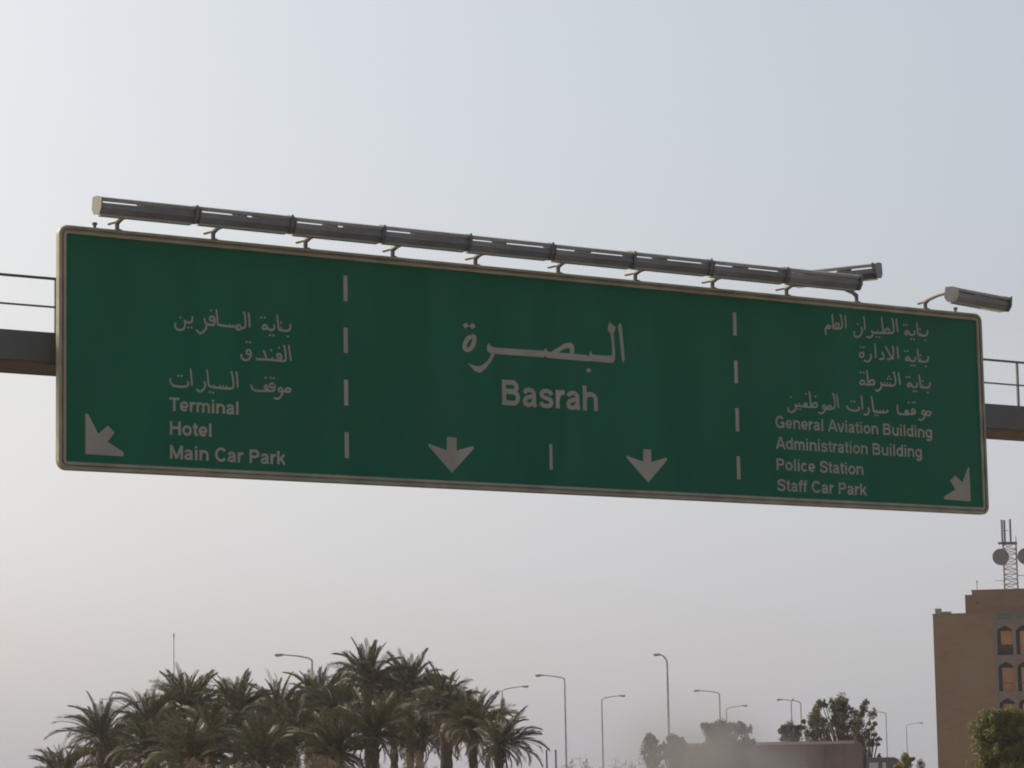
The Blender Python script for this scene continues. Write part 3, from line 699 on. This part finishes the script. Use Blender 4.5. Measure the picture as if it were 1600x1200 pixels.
street_lamp(940, 1092.5, 969, 1087, LH, 'street lamp with right arm above the pale scrub')
street_lamp(1042, 1031, 1031, 1022.5, LH + 1, 'tallest hazy street lamp with a short curved arm', thick=1.25, curved=True)
street_lamp(1124, 1083.5, 1092, 1079, LH, 'hazy street lamp with left arm rising above the grey dusty tree')
street_lamp(1135, 1108, 1161, 1102.5, LH, 'faint street lamp with right arm behind the grey dusty tree')
street_lamp(1251, 1097.5, 1221, 1093, LH, 'street lamp with left arm crossing a second pole')
street_lamp(1236, 1096, 1238.5, 1092.5, LH, 'street lamp pole seen end on between the arm and pole of its neighbour', away=2.2)
street_lamp(1384, 1114.5, 1358, 1111, LH, 'street lamp with left arm above the truck cab')
street_lamp(1416, 1133.5, 1437, 1129.5, LH, 'smallest street lamp with right arm beside the brick building')
p = at(271.5, 990, 300)
am = tag(empty('radio_mast', (p.x, p.y, 0)), 'thin pale mast standing far behind the left palms', 'mast')
MB().tube([(0, 0, 0), (0, 0, p.z)], [.1, .045], 6).build('pole', M['pole'], am)
MB().tube([(0, 0, p.z - .35), (0, 0, p.z)], .09, 6).build('tip', M['lhead'], am)
for i, px in enumerate((854, 868.3)):
    p = at(px, 1172.5, 150)
    q = tag(empty('marker_post', (p.x, p.y, 0)), ['left of the two grey posts beside the pale scrub', 'right of the two grey posts beside the pale scrub'][i], 'post', 'grey posts beside the scrub')
    MB().tube([(0, 0, 0), (0, 0, p.z)], .042, 8).build('shaft', M['galv'], q)
    MB().tube([(0, 0, p.z), (0, 0, p.z + .03)], .05, 8).build('post_cap', M['galv'], q)

# ------------------------------------------------------------------ palms
def frond_mesh(name, length, droop, wid, seed, n=30, lift=0.0, ang=38):
    r = random.Random(seed); mb = MB(); pts = []
    x = z = 0.0; a = 0.0; st = length / n
    for i in range(n + 1):
        pts.append(Vector((x, 0, z)))
        a -= droop * (0.3 + 1.7 * (i / n) ** 1.3) / n
        x += st * math.cos(a + lift); z += st * math.sin(a + lift)
    for i in range(n):                    # rachis: a thin three sided stalk
        if i % 3: continue
        j = min(i + 3, n); w0 = .035 * (1 - i / n) + .008; w1 = .035 * (1 - j / n) + .008
        p, q = pts[i], pts[j]
        mb.poly([p + Vector((0, -w0, 0)), p + Vector((0, w0, 0)), p + Vector((0, 0, -w0 * 1.5)), q + Vector((0, -w1, 0)), q + Vector((0, w1, 0)), q + Vector((0, 0, -w1 * 1.5))], [(0, 1, 4, 3), (1, 2, 5, 4), (2, 0, 3, 5)])
    for i in range(3, n + 1):
        t = i / n; env = min(1, t * 4) * (1 - .62 * max(0, (t - .45) / .55) ** 1.5)
        d = (pts[i] - pts[i - 1]).normalized(); up = Vector((-d.z, 0, d.x))
        for s in (-1, 1):
            for h in (0, .5):
                l = wid * env * r.uniform(.8, 1.12); aa = R(ang + r.uniform(-16, 16)) * (1 - .35 * t)
                v = (d * math.cos(aa) + Vector((0, s, 0)) * math.sin(aa) * .85 + up * math.sin(aa) * r.uniform(.05, .7)).normalized()
                b0 = pts[i] - d * st * h; tip = b0 + v * l + Vector((0, 0, -.16 * l))
                mid = b0 + v * l * .5; w = .024 * r.uniform(.7, 1.4)
                side = v.cross(up).normalized() * w * .6 + up * w * .5
                mb.poly([b0 - side * .6, mid - side, tip, mid + side], [(0, 1, 2, 3)])
    return mb.mesh(name, fix=False)
FR_UP = [frond_mesh('frond', 2.75, .42, .72, s, ang=36) for s in (1, 2, 3)]
FR_MID = [frond_mesh('frond', 2.95, 1.0, .72, s, ang=42) for s in (4, 5, 6)]
FR_LOW = [frond_mesh('frond', 2.8, 1.5, .68, s, ang=48) for s in (7, 8)]
FR_DEAD = [frond_mesh('dead_frond', 2.2, 1.2, .3, s, n=20, ang=30) for s in (9, 10)]
for g_ in FR_UP + FR_MID + FR_LOW: g_.materials.append(M['palm'])
for g_ in FR_DEAD: g_.materials.append(M['palmdead'])
def palm(px, py, Y, label, scale=1.0, seed=0, nu=15, nm=26, nlw=18, ndd=22, lean=0.0, extra=()):
    r = random.Random(seed); c = at(px, py, Y); H = c.z
    root = tag(empty('date_palm', (c.x + lean, c.y, 0)), label, 'palm tree', 'date palms in the grove left of the road')
    tk = MB(); n = 14; pts = []; rad = []
    for i in range(n + 1):
        t = i / n; pts.append((-lean * t ** 1.5, 0, (H - .1) * t)); rad.append((.27 - .05 * t + (.06 if i % 2 else 0) + (.1 if t > .86 else 0)) * min(1, scale + .1))
    tk.tube(pts, rad, 10)
    for i in range(46):                   # old leaf bases sticking out of the top of the trunk
        a = r.uniform(0, 6.28); z = H - .1 - r.random() * 1.1; rr_ = .28 * scale
        bp = Vector((-lean + math.cos(a) * rr_ * .7, math.sin(a) * rr_ * .7, z)); e = bp + Vector((math.cos(a) * .25, math.sin(a) * .25, .28)) * scale
        tk.tube([bp, e], [.06, .025], 4)
    tk.build('trunk', M['trunk'], root)
    cr = Vector((-lean, 0, H))
    def fr(me, az, elv, sc_, rx):
        o = link(me.name.split('.')[0], me, None, root)
        o.matrix_local = Matrix.Translation(cr + Vector((math.cos(az) * .12, math.sin(az) * .12, r.uniform(-.15, .1)))) @ Matrix.Rotation(az, 4, 'Z') @ Matrix.Rotation(-elv, 4, 'Y') @ Matrix.Rotation(rx, 4, 'X') @ Matrix.Scale(sc_ * scale, 4)
    for i in range(nu): fr(r.choice(FR_UP), i * 2.4 + r.uniform(-.3, .3), R(r.uniform(58, 88)), r.uniform(.66, 1.04), r.uniform(-1.2, 1.2))
    for i in range(nm): fr(r.choice(FR_MID), i * 2.4 + r.uniform(-.4, .4), R(r.uniform(22, 66)), r.uniform(.72, 1.08), r.uniform(-1.1, 1.1))
    for i in range(nlw): fr(r.choice(FR_LOW), i * 2.4 + r.uniform(-.4, .4), R(r.uniform(-6, 32)), r.uniform(.7, 1.05), r.uniform(-.9, .9))
    for i in range(ndd): fr(r.choice(FR_DEAD), i * 2.4 + r.uniform(-.5, .5), R(r.uniform(-68, 2)), r.uniform(.75, 1.1), r.uniform(-.9, .9))
    for az, elv, sc_ in extra: fr(FR_MID[0], R(az), R(elv), sc_, 0)
    return root
palm(98, 1218, 176, 'low palm at the far left edge of the grove, only its top fronds showing', .9, 11, nu=8)
palm(157, 1150, 182, 'leftmost full palm crown with one long frond arching out left', 1.0, 12, nu=10, nm=15, nlw=10, extra=((178, 22, 1.08), (150, 50, .95)))
palm(232, 1128, 190, 'second palm crown from the left, below the thin mast', 1.0, 13)
palm(292, 1105, 196, 'palm with upright fronds directly under the thin pale mast', 1.05, 14, nu=15)
palm(370, 1113, 200, 'palm crown midway between the thin mast and the leftmost street lamp', 1.0, 15)
palm(434, 1112, 194, 'palm with splayed upright fronds below the leftmost lamp head', .98, 16, nu=14, nm=10)
palm(497, 1100, 198, 'palm standing in front of the leftmost street lamp pole', 1.0, 17)
palm(575, 1066, 206, 'tallest palm of the grove, fronds standing straight up', 1.05, 18, nu=17)
palm(640, 1078, 208, 'second tallest palm, just right of the tallest one', 1.02, 19, nu=14)
palm(694, 1103, 190, 'palm right of the two tallest with a dark bare trunk', .95, 20)
palm(739, 1138, 184, 'second palm from the right end with its trunk clear against the sky', .98, 21)
palm(779, 1162, 178, 'rightmost palm of the grove, drooping fronds reaching right', .95, 22, nu=9, nm=16, nlw=12, extra=((3, 12, 1.02), (-8, -8, 1.0), (6, 40, .9)))
palm(585, 1146, 172, 'front palm with orange brown leaf bases below the tallest palm', 1.0, 23)
palm(330, 1158, 180, 'lower front palm between the thin mast and the grove centre', 1.0, 24)
palm(452, 1158, 176, 'lower front palm beneath the leftmost street lamp', 1.0, 25)
palm(238, 1178, 174, 'low front palm near the left end of the grove', .95, 26)
palm(655, 1150, 196, 'shaded palm low down between the tall palms and the bare trunks', 1.0, 27)
palm(530, 1118, 188, 'shaded palm crown filling the middle of the grove', 1.0, 28)
palm(398, 1150, 205, 'shaded back palm behind the lower front ones', 1.0, 29)
palm(268, 1148, 206, 'shaded back palm below the thin mast', 1.0, 31)
palm(615, 1118, 214, 'shaded back palm between the two tallest crowns', 1.05, 32)
palm(492, 1150, 212, 'shaded back palm behind the leftmost street lamp', 1.05, 33)
palm(300, 1190, 170, 'short front palm with its crown near the scrub, left of centre', 1.0, 34)
palm(405, 1188, 168, 'short front palm with its crown near the scrub, in the grove centre', 1.0, 35)
palm(520, 1178, 170, 'short front palm just left of the orange brown trunk', 1.0, 36)
palm(700, 1140, 200, 'shaded back palm behind the dark bare trunk', 1.0, 37)
palm(170, 1190, 196, 'shaded back palm low at the left of the grove', 1.0, 30)

# ------------------------------------------------------------------ broadleaf trees and scrub
def leaves(mb, c, rad, n, size, r, flat_=1.0):
    for _ in range(n):
        q = Vector((r.gauss(0, .52), r.gauss(0, .52), r.gauss(0, .52)))
        if q.length > 1.15: q *= r.random() / q.length
        p = c + Vector((q.x * rad, q.y * rad, q.z * rad * flat_))
        a = Vector((r.gauss(0, 1), r.gauss(0, 1), r.gauss(0, 1))).normalized(); b_ = a.orthogonal().normalized()
        s = size * r.uniform(.6, 1.3)
        mb.poly([p - a * s, p + b_ * s * .42, p + a * s, p - b_ * s * .42], [(0, 1, 2, 3)])
def tree(px0, px1, top, Y, label, mt, seed, name='broadleaf_tree', cat='tree', size=.13, dens=1.0, clumps=26, gappy=0.0, base=None, peak=.5, cs=1.0):
    r = random.Random(seed); a = at(px0, top, Y); c_ = at(px1, top, Y); w = (c_.x - a.x) / 2; H = a.z
    root = tag(empty(name, (a.x + w, Y, 0)), label, cat)
    lo = base if base is not None else H * .35
    wood = MB(); wood.tube([(0, 0, 0), (.05 * w, 0, H * .25), (-.04 * w, .1, H * .55)], [.05 * H ** .9, .04 * H ** .9, .022 * H ** .9], 8)
    fol = MB()
    for i in range(clumps):
        t = i / clumps; ang = i * 2.4 + r.uniform(-.4, .4)
        zf = r.random(); z = lo + (H - lo) * zf
        env = math.sin(math.pi * min(1, .22 + .78 * (1 - zf))) ** .6 if zf > .3 else .9
        rr_ = w * env * math.sqrt(r.random()) * .92
        cx = math.cos(ang) * rr_ + (peak - .5) * 2 * w * zf * .6; cy = math.sin(ang) * rr_ * .8
        cr_ = r.uniform(.17, .34) * min(w, H * .5) * (1 - .3 * zf) * (1 - gappy * .3) * cs
        cz = min(z, H - cr_ * .9)
        leaves(fol, Vector((cx, cy, cz)), cr_, int(90 * dens), size, r, .9)
        for q_ in range(3):              # sprays that break up the outline of each clump
            o_ = Vector((r.gauss(0, 1), r.gauss(0, 1), abs(r.gauss(0, .9)))).normalized() * cr_ * r.uniform(.8, 1.5)
            cc = Vector((cx, cy, cz)) + o_
            if cc.z > H: cc.z = H - r.random() * .2
            leaves(fol, cc, cr_ * .42, int(26 * dens), size * .9, r, 1.3)
        wood.tube([(-.02 * w, .05, H * r.uniform(.2, .5)), (cx * .5, cy * .5, (cz + H * .35) * .5), (cx, cy, cz)], [.011 * H, .007 * H, .003 * H], 5)
    # a leader that makes the top reach its height
    for k in range(4): leaves(fol, Vector(((peak - .5) * 1.6 * w + r.uniform(-.1, .1) * w, 0, H - .12 * H * (k + .3) * .6)), .06 * H * (1 + k * .5), int(170 * dens), size, r, 1.2)
    wood.build('trunk', M['bark'], root)
    fol.build('crown', mt, root, fix=False)
    return root
tree(1513, 1650, 1112, 140, 'rounded olive green tree in front of the brick building', M['leafy'], 41, dens=2.6, cs=.8, clumps=200, size=.065, base=.8)
tree(1262, 1372, 1092, 205, 'tall loose tree with gaps behind the right end of the truck trailer', M['leafb'], 42, dens=1.15, cs=.85, clumps=88, gappy=.8, size=.095, base=1.8, peak=.46)
tree(1325, 1384, 1126, 200, 'thin branching tree at the right side of the tall loose tree', M['leafb'], 43, dens=.8, cs=.85, clumps=44, gappy=.9, size=.085, base=1.5, peak=.3)
tree(1213, 1258, 1133, 215, 'small rounded grey tree behind the middle of the trailer roof', M['leafg'], 44, dens=1.9, cs=.9, clumps=60, size=.085, base=1.5)
tree(1250, 1296, 1118, 212, 'grey green tree between the small rounded one and the tall loose one', M['leafg'], 45, dens=1.9, cs=.9, clumps=60, size=.085, base=1.5)
tree(1082, 1176, 1131, 150, 'grey dust covered tree partly hiding the left of the trailer', M['leafg'], 46, dens=2.2, cs=.95, clumps=110, size=.07, base=.8, peak=.42)
tree(1028, 1078, 1153, 152, 'dust covered tree below the tallest hazy street lamp', M['leafg'], 47, dens=2.2, cs=1.0, clumps=70, size=.07, base=.8)
tree(1003, 1034, 1152, 154, 'narrow dusty tree left of the tallest hazy street lamp', M['leafg'], 48, dens=2.2, cs=1.0, clumps=50, size=.07, base=.8, peak=.4)
tree(1393, 1434, 1181, 150, 'dark bush with yellow lit edge right of the truck cab', M['leafy'], 49, 'shrub', 'bush', dens=.9, clumps=18, size=.08, base=.3)
tree(1430, 1447, 1190, 150, 'tiny bush just left of the brick building', M['pinkbush'], 50, 'shrub', 'bush', dens=.5, clumps=10, size=.07, base=.3)
def scrub(px0, px1, top, Y, label, mt, seed, dens=1.0, tall=0.35):
    r = random.Random(seed); a = at(px0, top, Y); c_ = at(px1, top, Y); w = c_.x - a.x; H = a.z
    root = tag(empty('dry_shrub', (a.x + w / 2, Y, 0)), label, 'shrub')
    st = MB(); fo = MB()
    for i in range(int(w * 16)):
        x = r.uniform(-.5, .5) * w; y = r.uniform(-.6, .6); h = H * r.uniform(1 - tall, 1.0) * (1 - .25 * (abs(x) / w * 2) ** 2)
        e = Vector((x + r.uniform(-.25, .25), y, h)); st.tube([(x * .8, y, 0), (x, y, h * .6), e], [.02, .013, .005], 4)
        leaves(fo, e - Vector((0, 0, .16)), .17, int(26 * dens), .05, r, 1.5)
        leaves(fo, e - Vector((0, 0, .62)), .3, int(40 * dens), .06, r, 1.4)
    st.build('stems', M['bark'], root); fo.build('foliage', mt, root, fix=False)
scrub(60, 165, 1188, 150, 'tan scrub below the left end of the palm grove', M['drybush'], 60, 1.2)
scrub(268, 352, 1180, 150, 'tan scrub at the foot of the left centre palms', M['drybush'], 61, 1.6)
scrub(356, 430, 1184, 148, 'low reddish tan scrub under the middle of the grove', M['drybush'], 62, 1.6)
scrub(438, 560, 1177, 146, 'widest tan flowering scrub in front of the palm trunks', M['drybush'], 63, 1.8)
scrub(612, 680, 1174, 152, 'olive tan scrub beside the orange palm trunk', M['drybush'], 64, 1.4)
scrub(872, 925, 1172, 140, 'sparse pinkish scrub beside the two grey posts', M['pinkbush'], 65, .55, .6)
scrub(928, 1002, 1174, 142, 'sparse pinkish scrub under the lamp with a right arm', M['pinkbush'], 66, .5, .6)

# ------------------------------------------------------------------ truck
TY = 158.0
tr_top = at(1250, 1159, TY).z; xr = at(1344.5, 1180, TY).x; xl = at(1058, 1180, TY).x
tk = tag(empty('box_truck', (xl, TY, 0)), 'brown box lorry with rounded front corner driving right, dust trailing behind it', 'truck')
TL = xr - xl; rc = .42
prof = [(0, 1.15), (TL, 1.15), (TL, tr_top - rc)] + [(TL - rc + rc * math.cos(R(a)), tr_top - rc + rc * math.sin(R(a))) for a in (20, 40, 60, 80)] + [(TL - rc, tr_top), (0, tr_top)]
MB().prism(prof, -1.2, 1.25, 'y').build('cargo_box', M['trailer'], tk, bevel=.04)
MB().box((.0, -1.235, tr_top - .16), (TL - rc, -1.203, tr_top - .03)).build('sun_edge_strip', M['sun_edge'], tk)  # added strip: sunlit top edge of the box painted as a pale band
for k in range(1, 10):
    x = TL * k / 10
    MB().box((x - .025, -1.225, 1.2), (x + .025, -1.202, tr_top - .17)).build('side_rib', M['trailer'], tk)
MB().box((0, -.5, .75), (TL + 3, .5, 1.12)).build('chassis', M['beam'], tk)
cx0 = TL + .12; cw = at(1400, 1190, TY).x - xl; ct = at(1385, 1183.5, TY).z
MB().prism([(cx0, .8), (cw + .35, .8), (cw + .35, 1.9), (cw, ct - .12), (cw - .2, ct), (cx0, ct)], -1.15, 1.15, 'y').build('cab', M['cab'], tk, bevel=.03)
wz1 = at(1360, 1192, TY).z
dr = MB().box((cx0 + .35, -1.175, .95), (cw - .15, -1.152, ct - .22)).build('door', M['cab'], tk)
MB().box((at(1354, 1195, TY).x - xl, -1.19, 2.0), (at(1368, 1195, TY).x - xl, -1.177, wz1)).build('window', M['glass'], dr)
MB().box((at(1374.5, 1195, TY).x - xl, -1.19, 2.0), (at(1380, 1195, TY).x - xl, -1.177, wz1)).build('window', M['glass'], dr)
MB().poly([(cw + .36, -1.0, 1.95), (cw + .36, 1.0, 1.95), (cw + .02, 1.0, ct - .15), (cw + .02, -1.0, ct - .15), (cw + .38, -1.0, 1.95), (cw + .38, 1.0, 1.95), (cw + .04, 1.0, ct - .15), (cw + .04, -1.0, ct - .15)],
          [(0, 1, 2, 3), (4, 5, 6, 7), (0, 1, 5, 4), (1, 2, 6, 5), (2, 3, 7, 6), (3, 0, 4, 7)]).build('windscreen', M['dark'], tk)
MB().box((cx0 - .1, -1.0, 1.6), (cx0 - .02, -.85, tr_top - .3)).build('exhaust_stack', M['strap'], tk)
for x in (1.3, 2.6, TL - .6, TL + 1.9):
    for y in (-1.02, 1.02):
        wl = MB().tube([(x, y - .14, .5), (x, y + .14, .5)], .5, 20).build('wheel', M['tyre'], tk)
        MB().tube([(x, y - .16, .5), (x, y - .141, .5)] if y < 0 else [(x, y + .141, .5), (x, y + .16, .5)], .27, 14).build('rim', M['rim'], wl)

# ------------------------------------------------------------------ air: dust behind the truck, and thin haze
def vol(name, color, dens, aniso, noise=False):
    m = bpy.data.materials.new(name); m.use_nodes = True; n = m.node_tree.nodes; l = m.node_tree.links
    n.remove(n['Principled BSDF']); v = n.new('ShaderNodeVolumePrincipled'); v.inputs['Color'].default_value = (*color, 1)
    v.inputs['Density'].default_value = dens; v.inputs['Anisotropy'].default_value = aniso
    l.new(v.outputs[0], n['Material Output'].inputs['Volume'])
    if noise:
        t = n.new('ShaderNodeTexCoord'); ln = n.new('ShaderNodeVectorMath'); ln.operation = 'LENGTH'; l.new(t.outputs['Object'], ln.inputs[0])
        mr = n.new('ShaderNodeMapRange'); mr.interpolation_type = 'SMOOTHSTEP'; mr.inputs[1].default_value = .15; mr.inputs[2].default_value = 1.0; mr.inputs[3].default_value = 1; mr.inputs[4].default_value = 0
        l.new(ln.outputs['Value'], mr.inputs[0])
        no = n.new('ShaderNodeTexNoise'); no.inputs['Scale'].default_value = 2.2; no.inputs['Detail'].default_value = 3; l.new(t.outputs['Object'], no.inputs['Vector'])
        m2 = n.new('ShaderNodeMapRange'); m2.inputs[1].default_value = .35; m2.inputs[2].default_value = .7; m2.inputs[3].default_value = .35; m2.inputs[4].default_value = 1.5
        l.new(no.outputs[0], m2.inputs[0])
        a_ = n.new('ShaderNodeMath'); a_.operation = 'MULTIPLY'; l.new(mr.outputs[0], a_.inputs[0]); l.new(m2.outputs[0], a_.inputs[1])
        b_ = n.new('ShaderNodeMath'); b_.operation = 'MULTIPLY'; b_.inputs[1].default_value = dens; l.new(a_.outputs[0], b_.inputs[0]); l.new(b_.outputs[0], v.inputs['Density'])
    return m
bm = bmesh.new(); bmesh.ops.create_icosphere(bm, subdivisions=3, radius=1.0); me = bpy.data.meshes.new('dust_cloud'); bm.to_mesh(me); bm.free()
dc = link('dust_cloud', me, vol('airborne_dust', (.58, .56, .54), .24, .3, True)); tag(dc, kind='stuff')
p = at(1092, 1195, 138); dc.location = (p.x, 138, 2.0); dc.scale = (6.2, 6.0, 5.0)
hz = MB().box((-420, -60, -1), (420, 720, 34)).build('haze', vol('thin_haze', (.9, .9, .9), .00018, .4)); tag(hz, kind='stuff')
